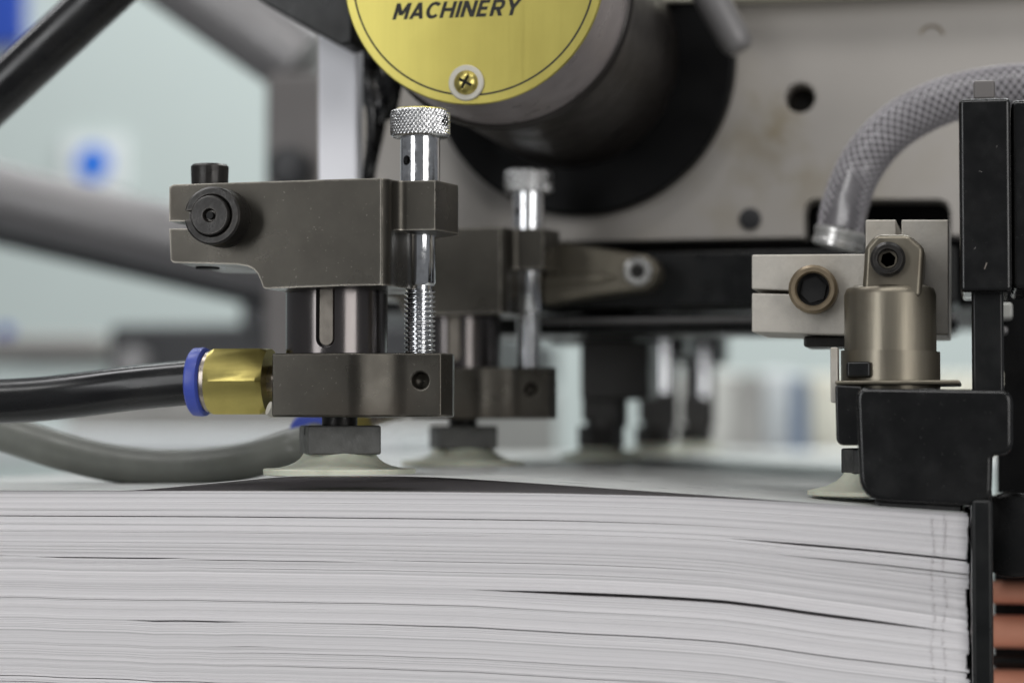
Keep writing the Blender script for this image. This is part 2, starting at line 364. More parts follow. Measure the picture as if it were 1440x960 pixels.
# lifted top sheet
lift_px = smooth_tab([(-200, 689.6), (100, 689.2), (190, 688.6), (300, 679), (400, 670), (470, 668.6), (590, 669.8), (700, 675.5), (850, 685.8), (1000, 696.2), (1120, 705), (1200, 710.2), (1361, 721)])
lift_tab = sorted((P(x, y, YF)[0], P(x, y, YF)[1]) for x, y in lift_px)
bm = new(); NX, NY = 120, 50; ZC = 0
grid = {}
for j in range(NY + 1):
    v_ = j / NY; Y = YF - .25 + (BACK - 2 - YF) * v_ ** 1.6
    for i in range(NX + 1):
        X = XL + (XR - .6 - XL) * i / NX
        z0 = ztop(X) + .12; zl = max(z0, interp(X, lift_tab))
        wob = 1 - .30 * (math.sin(PI * (Y + 0) / 120.0) ** 2) * (1 if Y > 0 else 0)
        wob *= 1 - .5 * max(0, (Y - 480) / 160)
        z = z0 + (zl - z0) * wob + (.25 * math.sin(Y * .03 + X * .05) ** 2 * min(1, max(0, Y / 60)) if X > XS(620) else 0) * (1 if X < XS(1280) else 0)
        grid[i, j] = (bm.verts.new((X, Y, z + .11)), bm.verts.new((X, Y, z)))
for j in range(NY):
    for i in range(NX):
        for s in (0, 1):
            q = [grid[i, j][s], grid[i + 1, j][s], grid[i + 1, j + 1][s], grid[i, j + 1][s]]; bm.faces.new(q if s == 0 else q[::-1])
for i in range(NX):
    bm.faces.new([grid[i, 0][0], grid[i, 0][1], grid[i + 1, 0][1], grid[i + 1, 0][0]]); bm.faces.new([grid[i, NY][1], grid[i, NY][0], grid[i + 1, NY][0], grid[i + 1, NY][1]])
for j in range(NY):
    bm.faces.new([grid[0, j][1], grid[0, j][0], grid[0, j + 1][0], grid[0, j + 1][1]]); bm.faces.new([grid[NX, j][0], grid[NX, j][1], grid[NX, j + 1][1], grid[NX, j + 1][0]])
o = obj('paper_sheet', bm, 'coated_sheet', None, base=(0, 0, 0)); tag(o, 'single glossy top sheet lifted off the pile by a pale suction cup', 'paper sheet')
# ================================================================== suction units
def Zp(py, Y=0, px=475): return P(px, py, Y)[1]
def Xp(px, Y=0): return P(px, 480, Y)[0]
PITCHY = 120.0
def suction_unit():
    root = thing('suction_unit', '', 'suction unit', (0, 0, Zp(668)), 'suction units in a row above the paper')
    # ---- upper block
    Yb = -19.0
    pts = [(238, 263), (238, 311.5), (322, 312), (322, 321), (238, 321.5), (240, 366), (244, 369.5), (335, 372), (348, 374.5), (357, 379), (363, 386), (366.5, 394), (370, 404), (374, 406), (536, 401), (536, 250.5), (244, 259.5)]
    zt, zm, zb = P(536, 250.5, Yb)[1], P(590, 326, -9)[1], P(536, 401, Yb)[1]
    out = ppoly(pts, Yb); k_ = pts.index((536, 401)); xm_ = P(490, 300, Yb)[0]
    out = out[:k_] + [(xm_, zb)] + out[k_:k_ + 2] + [(xm_, zt)] + out[k_ + 2:]
    bm = new(); prism(bm, out, Yb, 14)
    up = obj('upper_block', bm, 'bronze_steel', root, 0)
    x1 = P(536, 300, Yb)[0]
    o = [(x1 - 5, Yb)]
    xc = P(549, 300, Yb + 2)[0]
    for k in range(7):                        # rounded front corner, then a hollow fillet to the lug
        a = PI / 2 * k / 6; o.append((xc - 3 + 3 * math.sin(a), Yb + 3 - 3 * math.cos(a)))
    o.append((xc, Yb + 3.6))
    body = o + [(xc, Yb + 5), (xc + .3, Yb + 8), (xc + 1.2, Yb + 11), (xc + 1.2, 4), (xc - 3, 13), (x1 - 5, 13)]
    lug = o[:]
    for k in range(1, 8):
        a = PI / 2 * k / 8; lug.append((xc + 2.6 - 2.6 * math.cos(a), Yb + 3.6 + 2.6 * math.sin(a)))
    xl1 = P(612, 300, Yb + 6.2)[0]; xl2 = P(644, 300, -2)[0]
    lug += [(xc + 2.6, Yb + 6.2), (xl1, Yb + 6.2), (xl2, -2.5), (xl2 - .6, 1), (xl1 - 4, 8), (x1 - 5, 12)]
    b1 = new(); prism(b1, body, zb, zt, 'z'); b2_ = new(); prism(b2_, lug, zm, zt, 'z'); cut(up, b1, b2_, op='UNION')
    md = up.modifiers.new('edge', 'BEVEL'); md.width = .5 * MM; md.segments = 3; md.limit_method = 'ANGLE'; md.angle_limit = math.radians(32); md.harden_normals = True
    # underside bolt hole mark and clamp screw on the top
    cx, cz = P(295, 258, 0)
    bm = new(); zz = P(300, 261, 0)[1]
    rk = lambda r_, t_, th: r_ + (.12 if (math.sin(36 * th) > 0 and 0.3 < t_ < 4.4) else 0)
    lathe(bm, [(3.0, -3), (4.0, -3), (4.05, .3), (4.05, 4.3), (3.7, 4.75), (2.4, 4.75), (2.2, 2.5)], (cx, 0, zz - .1), (0, 0, 1), 72, rk)
    obj('clamp_screw', bm, 'black_oxide', up)
    bx_, bz_ = P(298, 372, -2)
    bm = new(); lathe(bm, [(2.6, 0), (2.6, .7)], (P(292, 372, -6)[0], -6, P(292, 370.5, Yb)[1] - .25), (0, 0, 1), 24); obj('tapped_hole', bm, 'hole_shade', up)
    # ---- ram between the blocks
    axx = Xp(473.5); zc0, zc1 = Zp(500), Zp(400); R = S(71.5, 475, 0)
    bm = new(); lathe(bm, [(R - .3, 0), (R, .3), (R, zc1 - zc0 + 3)], (axx, 0, zc0), (0, 0, 1), 72)
    ram = obj('ram', bm, 'dark_cylinder', root, 0, angle=30)
    kx, kz = P(457, 482, -11); kw = S(13.5, 457, -11)
    capo = [(kx + kw, zc1 + 6)] + [(kx + kw * math.cos(a), kz + 1 - kw * math.sin(a)) for a in [PI * k / 10 for k in range(11)]] + [(kx - kw, zc1 + 6)]
    bm = new(); prism(bm, capo, -R - 3, -R + 1.6); cut(ram, bm)
    cap2 = [(kx + kw - .5, zc1 - .5)] + [(kx + (kw - .45) * math.cos(a), kz + 1.0 - (kw - .45) * math.sin(a)) for a in [PI * k / 10 for k in range(11)]] + [(kx - kw + .5, zc1 - .5)]
    bm = new(); prism(bm, cap2, -R + .95, -R + 2.5); obj('key', bm, 'key_steel', ram, .2)
    # ---- lower block
    Yl = -17.0
    zt, zb = P(450, 496, Yl)[1], P(450, 586, Yl)[1]
    xa = P(382, 540, Yl)[0]; xb = P(508, 540, Yl)[0]; xh = P(560, 540, -14)[0]; xi = P(621, 540, -11.5)[0]; xj = P(637, 540, -8.5)[0]
    o = [(xa, Yl), (xb - 3, Yl)] + [(xb - 3 + (xh + 1.5 - xb + 3) * k / 12, Yl + 4.6 * (lambda u: u * u * (3 - 2 * u))(k / 12)) for k in range(1, 13)] + [(xi, Yl + 4.7), (xj, -8.5), (xj - 1, -3), (xj - 6, 6), (xb, 15), (xa, 15)]
    bm = new(); prism(bm, o, zb, zt, 'z')
    lb = obj('lower_block', bm, 'bronze_steel', root, .5, 3, 34)
    hx, hz = P(591, 535, Yl + 4.9)
    bm = new(); lathe(bm, [(1.75, -2), (1.75, 2.2), (.2, 3.2)], (hx, Yl + 4.9, hz), (0, 1, 0), 28); cut(lb, bm)
    # ---- adjusting screw
    sx = Xp(590.5); d = (0, 0, 1); p0 = Vector((sx, 0, 0))
    zz = lambda py: P(590, py, 0)[1]
    bm = new(); r1 = S(28, 590, 0); r2 = S(22, 590, 0)
    lathe(bm, [(r2 - .4, zz(332 + 70)), (r2, zz(398)), (r2, zz(322)), (r1, zz(322)), (r1, zz(192))], p0, d, 48)
    stem = obj('adjusting_screw', bm, 'chrome', root, 0)
    a_ = math.radians(200 + 25)
    hc = Vector((sx, 0, zz(228))); hd = (ray(569, 228) * -1); hd.z = 0; hd = Matrix.Rotation(math.radians(-44), 3, 'Z') @ hd.normalized()
    bm = new(); lathe(bm, [(1.05, 0), (1.05, 12)], hc, hd, 20); cut(stem, bm)
    bm = new(); lathe(bm, [(.9, 0), (.9, r1 - 1.6)], hc, hd, 16); obj('cross_hole', bm, 'hole_shade', stem)
    rh = S(41, 588, 0); h0, h1 = zz(194), zz(154); nz = 26
    def kn(r_, t_, th):
        e = min(1, max(0, min(t_ - h0 - .35, h1 - .45 - t_) / .3))
        a1 = math.sin(44 * th + t_ * 5.2); a2 = math.sin(44 * th - t_ * 5.2)
        return r_ + e * (.30 * max(a1, -.3) + .12 * max(a2, -.2))
    prof = [(r1, h0), (rh - .5, h0), (rh - .12, h0 + .3)] + [(rh - .1, h0 + .35 + (h1 - h0 - .8) * k / nz) for k in range(nz + 1)] + [(rh - .15, h1 - .4), (rh - .7, h1)]
    bm = new(); lathe(bm, prof, p0, d, 300, kn)
    head = obj('knurled_head', bm, 'knurl_steel', stem, 0, angle=60)
    hd2 = (ray(622, 172) * -1); hd2.z = 0; hd2 = Matrix.Rotation(math.radians(60), 3, 'Z') @ hd2.normalized()
    bm = new(); lathe(bm, [(1.15, 0), (1.15, rh + .12)], Vector((sx, 0, zz(172))), hd2, 20); obj('tommy_hole', bm, 'hole_shade', head)  # solid dark rod painting the hole's shade, head left uncut
    t0, t1 = zz(500), zz(407); pit = 1.05; NS = 40; nzz = int((t1 - t0) / pit * 10)
    bm = new(); rings = []
    for j in range(nzz + 1):
        z = t0 + (t1 - t0) * j / nzz
        ring = []
        for k in range(NS):
            th = 2 * PI * k / NS; ph = (z / pit - k / NS) % 1.0; tri = 1 - abs(2 * ph - 1)
            rr = r2 - .75 + .75 * min(1, tri * 1.25); rr = min(rr, r2 - .3 + 6 * max(0, t1 - z)) if z > t1 - .4 else rr
            ring.append(bm.verts.new((sx + rr * math.cos(th), rr * math.sin(th), z)))
        rings.append(ring)
    for j in range(nzz):
        for k in range(NS): bm.faces.new([rings[j][k], rings[j][(k + 1) % NS], rings[j + 1][(k + 1) % NS], rings[j + 1][k]])
    obj('thread', bm, 'chrome', stem, 0, angle=50)
    bm = new(); lathe(bm, [(r2 - .7, t1 - 1), (r2 - .7, zz(398))], p0, d, 32); obj('thread_relief', bm, 'chrome', stem)
    # ---- neck, nut, cup
    cxx = Xp(478); zf = lambda py: P(478, py, 0)[1]
    bm = new(); lathe(bm, [(S(25, 478, 0), zf(603)), (S(25, 478, 0), zf(580))], (cxx, 0, 0), d, 32); obj('neck', bm, 'black_oxide', root)
    q = 7.9; rot = math.radians(24)
    oc = [(-q, -q), (q, -q), (q, q), (-q, q)]
    oc = [(cxx + x * math.cos(rot) - y * math.sin(rot), x * math.sin(rot) + y * math.cos(rot)) for x, y in oc]
    bm = new(); prism(bm, oc, zf(638.5), zf(598), 'z'); nut = obj('clamp_nut', bm, 'grey_nut', root, .5, 2)
    e0 = Vector((*oc[0], 0)); e3 = Vector((*oc[3], 0)); pc = e0.lerp(e3, .36); nd = (Vector((pc.x, pc.y, 0)) - Vector((cxx, 0, 0))); nrm = Vector((-math.cos(rot), -math.sin(rot), 0))
    bm = new(); lathe(bm, [(.9, 0), (.9, .35)], Vector((pc.x, pc.y, zf(606))) - nrm * .3, nrm, 16); obj('set_screw', bm, 'hole_shade', nut)
    s1 = lambda n: S(n, 478, 0)
    prof = [(s1(50), zf(636)), (s1(52), zf(640)), (s1(56), zf(645)), (s1(63), zf(650)), (s1(72), zf(654)), (s1(84), zf(657)), (s1(98), zf(658.3)), (s1(105.5), zf(658.6)), (s1(107), zf(660)), (s1(106), zf(667)), (s1(100), zf(668.2)), (s1(40), zf(668.2))]
    bm = new(); lathe(bm, prof, (cxx, 0, 0), d, 64); obj('suction_cup', bm, 'cup_rubber', root, 0, angle=40)
    return root, lb
U1, LB1 = suction_unit()
UNITS = [U1]
UNITS.append(copy_tree(U1, (0, PITCHY, 0)))
U1['label'] = 'bronze grey suction unit with brass hose fitting, lifting the edge of the sheet'
UNITS[1]['label'] = 'second suction unit back, its screw standing before the black round flange'
def forwarding_unit():
    root = thing('forwarding_unit', 'blurred black forwarding unit beneath the cross bar', 'suction unit', (Xp(600), 0, Zp(668)), 'dark forwarding units in a row behind the suction units')
    x = Xp(600); q = lambda py: P(600, py, 0)[1]
    bm = new(); box(bm, Xp(500), Xp(668), -12, 14, q(430), q(340)); obj('top_block', bm, 'black_paint', root, .8)
    bm = new(); lathe(bm, [(6.6, q(600)), (6.6, q(428))], (x, 0, 0), (0, 0, 1), 36); obj('barrel', bm, 'unit_grey', root)
    bm = new(); box(bm, Xp(556), Xp(630), -7, 7, q(588), q(520)); obj('lower_block', bm, 'unit_grey', root, .8)
    bm = new(); prism(bm, hexpts(Xp(588), 0, 13, .2), q(642), q(597), 'z'); obj('clamp_nut', bm, 'black_oxide', root, .4)
    bm = new(); lathe(bm, [(6, q(640)), (8, q(650)), (11, q(656)), (13, q(659)), (13, q(667)), (4, q(667))], (Xp(588), 0, 0), (0, 0, 1), 40); obj('suction_cup', bm, 'cup_rubber', root)
    return root
FU = forwarding_unit(); d0 = FU
FU['label'] = 'black forwarding unit without a bright rod, just beyond the second suction unit'
for k, lab in ((3, 'black forwarding unit with a bright rod, between the rodless one and the last'), (4, 'last black forwarding unit, its bright rod against the pale far piles')):
    c = copy_tree(FU, (0, PITCHY * k, 0)); c['label'] = lab; px_ = Xp(622); zq = lambda py: P(600, py, 0)[1]
    bm = new(); lathe(bm, [(2.8, zq(520)), (2.8, zq(380))], (px_, PITCHY * k - 12, 0), (0, 0, 1), 24); obj('chrome_rod', bm, 'chrome', c)
bm = new(); xa, za = P(816, 562, 240 - 12); xb, zb_ = P(912, 478, 240 - 12); box(bm, xa, xb, -12, 10, za, zb_); obj('shroud', bm, 'unit_grey', FU, 1)
FU.location.y += PITCHY * 2 * MM
# ---- hose fittings: one for the near unit, one angled for the second
def fitting(root, o, d, sc_=1.0):
    o = Vector(o); d = Vector(d).normalized()
    body = None
    a = d.cross(Vector((0, 0, 1))).normalized(); up = a.cross(d)
    L_ = 13.3; af = 14.3; R = af / 2 / math.cos(PI / 6)
    bm = new()
    rf = lambda r_, t_, th: r_
    rings = []
    for (t_, ch) in ((0, 1.15), (1.1, 0), (L_ - 1.6, 0), (L_, 1.3)):
        ring = []
        for k in range(48):
            th = 2 * PI * k / 48; f = (th % (PI / 3)) - PI / 6
            rr = af / 2 / math.cos(f); rr = min(rr, R - ch * .9 if ch else R)
            ring.append(bm.verts.new(o + d * t_ + a * rr * math.cos(th) + up * rr * math.sin(th)))
        rings.append(ring)
    for i in range(3):
        for k in range(48): bm.faces.new([rings[i][k], rings[i][(k + 1) % 48], rings[i + 1][(k + 1) % 48], rings[i + 1][k]])
    bm.faces.new(rings[0][::-1]); bm.faces.new(rings[-1])
    body = obj('hex_fitting', bm, 'brass', root, 0, angle=20)
    bm = new(); lathe(bm, [(6.7, L_ - .6), (6.7, L_ + .9), (6.3, L_ + 1.0), (6.3, L_ + 1.9)], o, d, 48); obj('sleeve', bm, 'nickel', body)
    bm = new(); lathe(bm, [(6.9, L_ + 1.4), (7.5, L_ + 1.7), (7.6, L_ + 2.4), (7.5, L_ + 4.0), (7.1, L_ + 4.4), (4.9, L_ + 4.4)], o, d, 56); obj('release_collar', bm, 'blue_plastic', body)
    bm = new(); lathe(bm, [(3.5, -6), (3.5, .5)], o, d, 24); obj('shank', bm, 'nickel', body)
    return o + d * (L_ + 4.2)
ox, oz = P(377, 536.5, 0)
end1 = fitting(U1, (ox + .6, 0, oz), (-1, 0, 0))
bx_, bz_ = P(379, 576, -14)
bm = new(); lathe(bm, [(.6, -1.2), (1.5, -.9), (1.7, 0), (1.5, 1.2), (.4, 1.5)], (bx_ + .6, -13, bz_), (-.7, -.5, .3), 14); obj('sealant_bead', bm, 'white_washer', U1)
# near black hose
hp = [end1 + Vector((7, 0, 0)), end1 + Vector((1, 0, 0)), P3(240, 540, 0), P3(180, 546, 0), P3(110, 555, -1), P3(40, 562, -3), P3(-40, 564, -6), P3(-140, 556, -10)]
bm = new(); tube(bm, spline(hp, 8), S(31.5, 200, 0), 36)
o = obj('air_hose', bm, 'black_hose', None, base=P3(200, 560, 0)); tag(o, 'glossy black air hose plugged into the brass fitting with blue collar', 'hose')
# second fitting + grey hose resting on the sheet
c2 = P3(449, 617, 62); b2 = Vector((-15.5, PITCHY - 14, P(475, 548, 0)[1] - 2))
dirn = (c2 - b2).normalized()
c2 = c2 + dirn * 0
end2 = fitting(UNITS[1], c2 - dirn * 15.3, dirn)
bm = new(); tube(bm, [b2 - dirn * 4 + Vector((4, 4, 0)), b2.lerp(c2, .3), c2 - dirn * 13], 3.6, 20); obj('fitting_extension', bm, 'nickel', UNITS[1])
hp = [end2 - dirn * 5, end2 + dirn * 2, P3(400, 632, 55), P3(345, 648, 48), P3(285, 656, 44), P3(225, 657.5, 42), P3(160, 651, 40), P3(90, 635, 38), P3(20, 613, 36), P3(-60, 585, 34), P3(-150, 555, 30)]
bm = new(); tube(bm, spline(hp, 8), S(26.5, 200, 44), 36)
o = obj('air_hose', bm, 'grey_hose', None, base=P3(225, 680, 42)); tag(o, 'dull grey hose sagging in a loop onto the paper, blue collar at its end', 'hose')
# shaft carrying the units
sxx, szz = P(316, 307.5, -19)
sh = thing('support_shaft', 'dark shaft end with retaining ring in the bronze clamp block', 'shaft', (sxx, 0, szz - 7))
bm = new(); lathe(bm, [(5.2, 0), (5.6, .5), (5.6, 640)], (sxx, -24, szz), (0, 1, 0), 40); obj('shaft', bm, 'black_oxide', sh)
bm = new(); yo = -27.2
lathe(bm, [(1.0, 2.0), (1.3, .3), (1.5, 0), (3.9, 0), (4.15, .3), (4.2, 1.2)], (sxx - .6, yo, szz), (0, 1, 0), 40); obj('end_cap', bm, 'black_oxide', sh)
bm = new(); lathe(bm, [(4.3, 8), (4.3, 1.0), (4.6, .7), (5.7, .7), (6.1, 1.1), (6.2, 8)], (sxx - .3, yo, szz), (0, 1, 0), 48, closed=True)
rg = obj('retaining_ring', bm, 'black_oxide', sh, 0)
bm = new(); box(bm, sxx - 8, sxx - 3.6, yo - 2, yo + 4, szz - .8, szz + 1.2); cut(rg, bm)
bm = new(); lathe(bm, [(.75, -.1), (.75, .6)], (sxx - .6, yo + .35, szz), (0, 1, 0), 16); obj('centre_hole', bm, 'hole_shade', sh)
# ================================================================== drive housing with name plate
YD = 20.0; YP = 150.0
dx, dz = P(665, -40, YD); RD = S(190, 665, YD)
hs = thing('drive_housing', 'silver and dark round housing fixed to the grey panel above the units', 'housing', (dx, YP, dz - 38))
bm = new(); lathe(bm, [(RD - .9, .9), (RD - .2, 1.3), (RD - .1, 2), (RD + .5, 30)], (dx, YD, dz), (0, 1, 0), 120); obj('silver_drum', bm, 'silver_housing', hs, .2, 2)
bm = new(); lathe(bm, [(RD + .6, 29.6), (RD + 1.5, 30.2), (RD + 1.8, 31.5), (RD + 1.6, 33), (RD + .3, 33.8), (RD + .3, YP - YD - 4)], (dx, YD, dz), (0, 1, 0), 120); obj('dark_drum', bm, 'dark_housing', hs, 0, angle=50)
fx, fz = P(816, 86, YP - 6); bm = new(); lathe(bm, [(S(212, 816, YP), 0), (S(216, 816, YP), .8), (S(216, 816, YP), 7)], (fx, YP - 7, fz), (0, 1, 0), 120); fl = obj('flange', bm, 'gloss_black', hs, .3)
for a in (-88, -10):
    if a: continue
    R_ = (RD + S(216, 816, YP)) / 2 + 1
    bm = new(); lathe(bm, [(3.2, 0), (3.4, .3), (3.4, 3)], (fx + R_ * math.cos(math.radians(a)), YP - 9, fz + R_ * math.sin(math.radians(a))), (0, 1, 0), 24); obj('flange_bolt', bm, 'black_oxide', fl)
npl = None
bm = new(); lathe(bm, [(RD - .35, 0), (RD - .1, .25), (RD - .1, .9)], (dx, YD, dz), (0, 1, 0), 128); npl = obj('name_plate', bm, 'gold_plate', hs, 0)
bm = new(); lathe(bm, [(RD * .918, -.03), (RD * .932, -.03), (RD * .932, .2), (RD * .918, .2)], (dx, YD, dz), (0, 1, 0), 160, closed=True); obj('border_line', bm, 'print_black', npl, smooth=False)
wx, wz = P(656, 117, YD)
bm = new(); lathe(bm, [(1.6, -.7), (S(24, 656, YD), -.7), (S(25.5, 656, YD), -.45), (S(25.5, 656, YD), .2)], (wx, YD, wz), (0, 1, 0), 40); ws = obj('washer', bm, 'white_washer', npl, .1)
bm = new(); sr = S(18, 656, YD); lathe(bm, [(.2, -2.15), (1.0, -2.1), (1.9, -1.75), (2.5, -1.2), (sr, -.6), (sr, .2)], (wx + .05, YD, wz), (0, 1, 0), 36)
scw = obj('screw_head', bm, 'brass', npl, 0, angle=50)
M_ = Matrix.Translation((wx + .05, YD, wz)) @ Matrix.Rotation(math.radians(28), 4, 'Y')
bm = new(); box(bm, -1.9, 1.9, -3, -1.35, -.36, .36, M_); c1 = bm
bm = new(); box(bm, -.36, .36, -3, -1.35, -1.9, 1.9, M_); cut(scw, c1, bm)
bm = new(); box(bm, -1.6, 1.6, -1.45, -1.3, -.34, .34, M_); box(bm, -.34, .34, -1.44, -1.3, -1.6, 1.6, M_); obj('cross_recess', bm, 'hole_shade', scw, smooth=False)
# lettering drawn as bold slanted strokes
def letters(word, x, z, h, y0, y1):
    T = .205; W = {'I': .17}; out = new()
    G = {'M': (.80, [[(0, 0), (0, 1)], [(.63, 0), (.63, 1)], [(0, 1), (.315, .25)], [(.315, .25), (.63, 1)]]),
         'A': (.74, [[(0, 0), (.285, 1)], [(.285, 1), (.57, 0)], [(.11, .27), (.46, .27)]]),
         'C': (.72, [[(.55 if a > 0 else .55, 0)] if False else None for a in ()]),
         'H': (.74, [[(0, 0), (0, 1)], [(.55, 0), (.55, 1)], [(0, .5), (.55, .5)]]),
         'I': (.17, [[(0, 0), (0, 1)]]),
         'N': (.75, [[(0, 0), (0, 1)], [(.56, 0), (.56, 1)], [(0, 1), (.56, 0)]]),
         'E': (.62, [[(0, 0), (0, 1)], [(0, .915), (.46, .915)], [(0, .5), (.42, .5)], [(0, .085), (.46, .085)]]),
         'R': (.70, [[(0, 0), (0, 1)], [(0, .915), (.34, .915)], [(0, .46), (.34, .46)], [(.26, .46), (.5, 0)]]),
         'Y': (.70, [[(0, 1), (.27, .45)], [(.54, 1), (.27, .45)], [(.27, .5), (.27, 0)]])}
    arcs = {'C': [(.31, .5, .31, .42, 42, 318)], 'R': [(.34, .6875, .16, .2275, -90, 90)]}
    def stroke(p, q, k):
        (x0, z0), (x1, z1) = p, q
        horiz = abs(z1 - z0) < .01
        t2 = T / 2
        if horiz: poly = [(x0 - t2, z0 - t2), (x1, z0 - t2), (x1, z0 + t2), (x0 - t2, z0 + t2)]
        else:
            ln = math.hypot(x1 - x0, z1 - z0); hw = t2 * ln / abs(z1 - z0); poly = [(x0 - hw, z0), (x1 - hw, z1), (x1 + hw, z1), (x0 + hw, z0)]
        return poly
    cur = 0; n = 0
    def put(poly):
        nonlocal n
        pts = [(x + (cur + .085 + a + .27 * b_) * h, z + b_ * h) for a, b_ in poly]
        prism(out, pts, y0 - .001 * (n % 6), y1); n += 1
    for ch in word:
        adv, st = G[ch]
        for s in st: put(stroke(s[0], s[1], n))
        for cx, cz, rx, rz, a0, a1 in arcs.get(ch, []):
            k = 16; o_, i_ = [], []
            for q in range(k + 1):
                a = math.radians(a0 + (a1 - a0) * q / k); o_.append((cx + (rx + T / 2) * math.cos(a), cz + (rz + T / 2) * math.sin(a))); i_.append((cx + (rx - T / 2) * math.cos(a), cz + (rz - T / 2) * math.sin(a)))
            for q in range(k): put([o_[q], o_[q + 1], i_[q + 1], i_[q]])
        cur += adv + .12
    return out
lx0, lz0 = P(552, 25.5, YD); lx1, lz1 = P(735, 2, YD)
hgt = P(640, 2, YD)[1] - P(640, 25, YD)[1]
bm = letters('MACHINERY', 0, 0, 1, -.05, .1)
xm = max(v.co.x for v in bm.verts); 
for v in bm.verts: v.co.x = lx0 + v.co.x / xm * (lx1 - lx0); v.co.z = P(640, 25, YD)[1] + v.co.z * hgt; v.co.y = YD + v.co.y
obj('lettering', bm, 'print_black', npl, smooth=False)
# ================================================================== grey machine panel
pn = thing('feeder_machine', 'light grey painted machine panel with holes and brown stains', 'panel', P3(900, 345, YP + 6))
xa, zb = P(446, 346, YP); xb = P(1560, 346, YP)[0]; zt = P(720, -260, YP)[1]
xo1 = P(1131, 300, YP)[0]; xo2 = P(1336, 300, YP)[0]
bm = new(); box(bm, xa, xb, YP, YP + 12, zb, zt); pl = obj('panel', bm, 'grey_paint', pn, .6)
cx, cz = P(1125, 138, YP); r_ = S(21, 1125, YP); bm = new(); lathe(bm, [(r_, -5), (r_, 30)], (cx, YP, cz), (0, 1, 0), 40); c1 = bm
ex, ez = P(1055, 308, YP); r2_ = S(15.5, 1055, YP)
q = [(1131, 420), (1131, 298), (1134, 287), (1143, 281), (1322, 281), (1332, 286), (1336, 297), (1336, 420)]
bm = new(); prism(bm, ppoly(q, YP), YP - 5, YP + 30); cut(pl, c1, bm)
bm = new(); lathe(bm, [(r_ * .8, 0), (r_ * .7, -.8), (.3, -1.6)], (cx, YP + 9, cz), (0, 1, 0), 28); obj('bolt_head', bm, 'black_oxide', pn)
bm = new(); lathe(bm, [(r2_ * .8, -.3), (r2_, 0), (r2_, 2)], (ex, YP - .5, ez), (0, 1, 0), 28); obj('dark_hole_disc', bm, 'machine_dark', pn)  # dark disc painted in for the shade of a second hole
bm = new(); box(bm, xa + 6, xb, YP + 42, YP + 210, P(900, 425, YP)[1], zt); obj('shading_body', bm, 'gloss_black', pn)  # unseen block added behind the panel to shade the far units
# worn brown ring mark
mx_, mz_ = P(1310, 50, YP); bm = new(); ps = [Vector((mx_ + 3.1 * math.cos(a), YP - .02, mz_ - .5 + 3.1 * math.sin(a))) for a in [math.radians(12 + 150 * k / 20) for k in range(21)]]
tube(bm, ps, .35, 8); obj('rust_ring', bm, 'tan_steel', pn)
# cross bar under the panel
xa, za = P(560, 466, YP - 8); xb, zb_ = P(1345, 347, YP - 8)
cb = thing('cross_bar', 'black cross bar along the lower edge of the grey panel', 'bar', (0, YP + 10, za))
bm = new(); box(bm, xa, xb, YP - 8, YP + 40, P(900, 432, YP - 8)[1], zb_); obj('bar', bm, 'black_paint', cb, 1)
bm = new(); box(bm, xa, xb, YP + 2, YP + 40, P(900, 467, YP - 8)[1], P(900, 440, YP - 8)[1]); obj('lower_rail', bm, 'black_paint', cb, 1.5)
bm = new(); box(bm, xa + 40, xb, YP - 4, YP + 2.5, P(900, 452, YP - 8)[1], P(900, 445, YP - 8)[1]); obj('guide_strip', bm, 'mid_grey', cb, .5)
# top cover lip
bm = new(); xa, za = P(889, 5, YP - 9); xb, zb_ = P(1600, -40, YP - 9); box(bm, xa, xb, YP - 9, YP - .5, za, zb_ + 6)
o = obj('cover_lip', bm, 'cream_paint', None, .8, base=(xa, YP - 9, za)); tag(o, 'cream painted cover lip running along the top of the panel', 'cover')
bm = new(); q = [(330, -45), (361, -2), (372, 6), (480, 66), (496, 60), (496, -45)]
prism(bm, ppoly(q, 70), 70, 83); o = obj('slanted_bracket', bm, 'black_paint', None, .8, base=P3(430, 66, 76)); tag(o, 'dark bracket with slanted lower edge beside the gold plate', 'bracket')
# strip at panel edge, strong light on it painted in as near-white
bm = new(); pbox(bm, 446, -60, 503, 420, 84, 90); o = obj('lit_edge_strip', bm, 'lit_strip_paint', None, 1, base=P3(470, 420, 87)); tag(o, 'upright strip painted pale as if brightly lit, between the blurred grey stand and the black cables', 'strip')
# grey rounded pin right of the drum
bm = new(); a, b_ = P3(985, -30, YP - 22), P3(1034, 58, YP - 22)
lathe(bm, [(4.6, 0), (4.6, (b_ - a).length - 1), (4.2, (b_ - a).length + 1.5), (3, (b_ - a).length + 3)], a, b_ - a, 28); o = obj('grey_pin', bm, 'mid_grey', None, base=b_); tag(o, 'grey round-ended pin slanting down before the grey panel', 'pin')
# black cables left of the gold plate
for i, (ctrl, rad, lab) in enumerate([
        ([(496, -40), (503, 40), (514, 110), (524, 165), (520, 230), (505, 300)], 9, 'thin black cable hanging straight down beside the pale strip'),
        ([(540, -40), (530, 60), (512, 118), (540, 158), (552, 120), (560, 60)], 14, 'thick glossy black cable looped beside the gold plate'),
        ([(513, -40), (520, 60), (538, 130), (534, 180), (521, 240), (512, 320)], 8, 'black cable hanging behind the knurled screw head')]):
    bm = new(); Yc = 98 + 9 * i; tube(bm, spline([P3(x, y, Yc + 5 * math.sin(k * 1.1)) for k, (x, y) in enumerate(ctrl)], 8), S(rad, 520, Yc), 20)
    o = obj('cable', bm, 'black_hose', None, base=P3(520, 200, Yc)); tag(o, lab, 'cable')
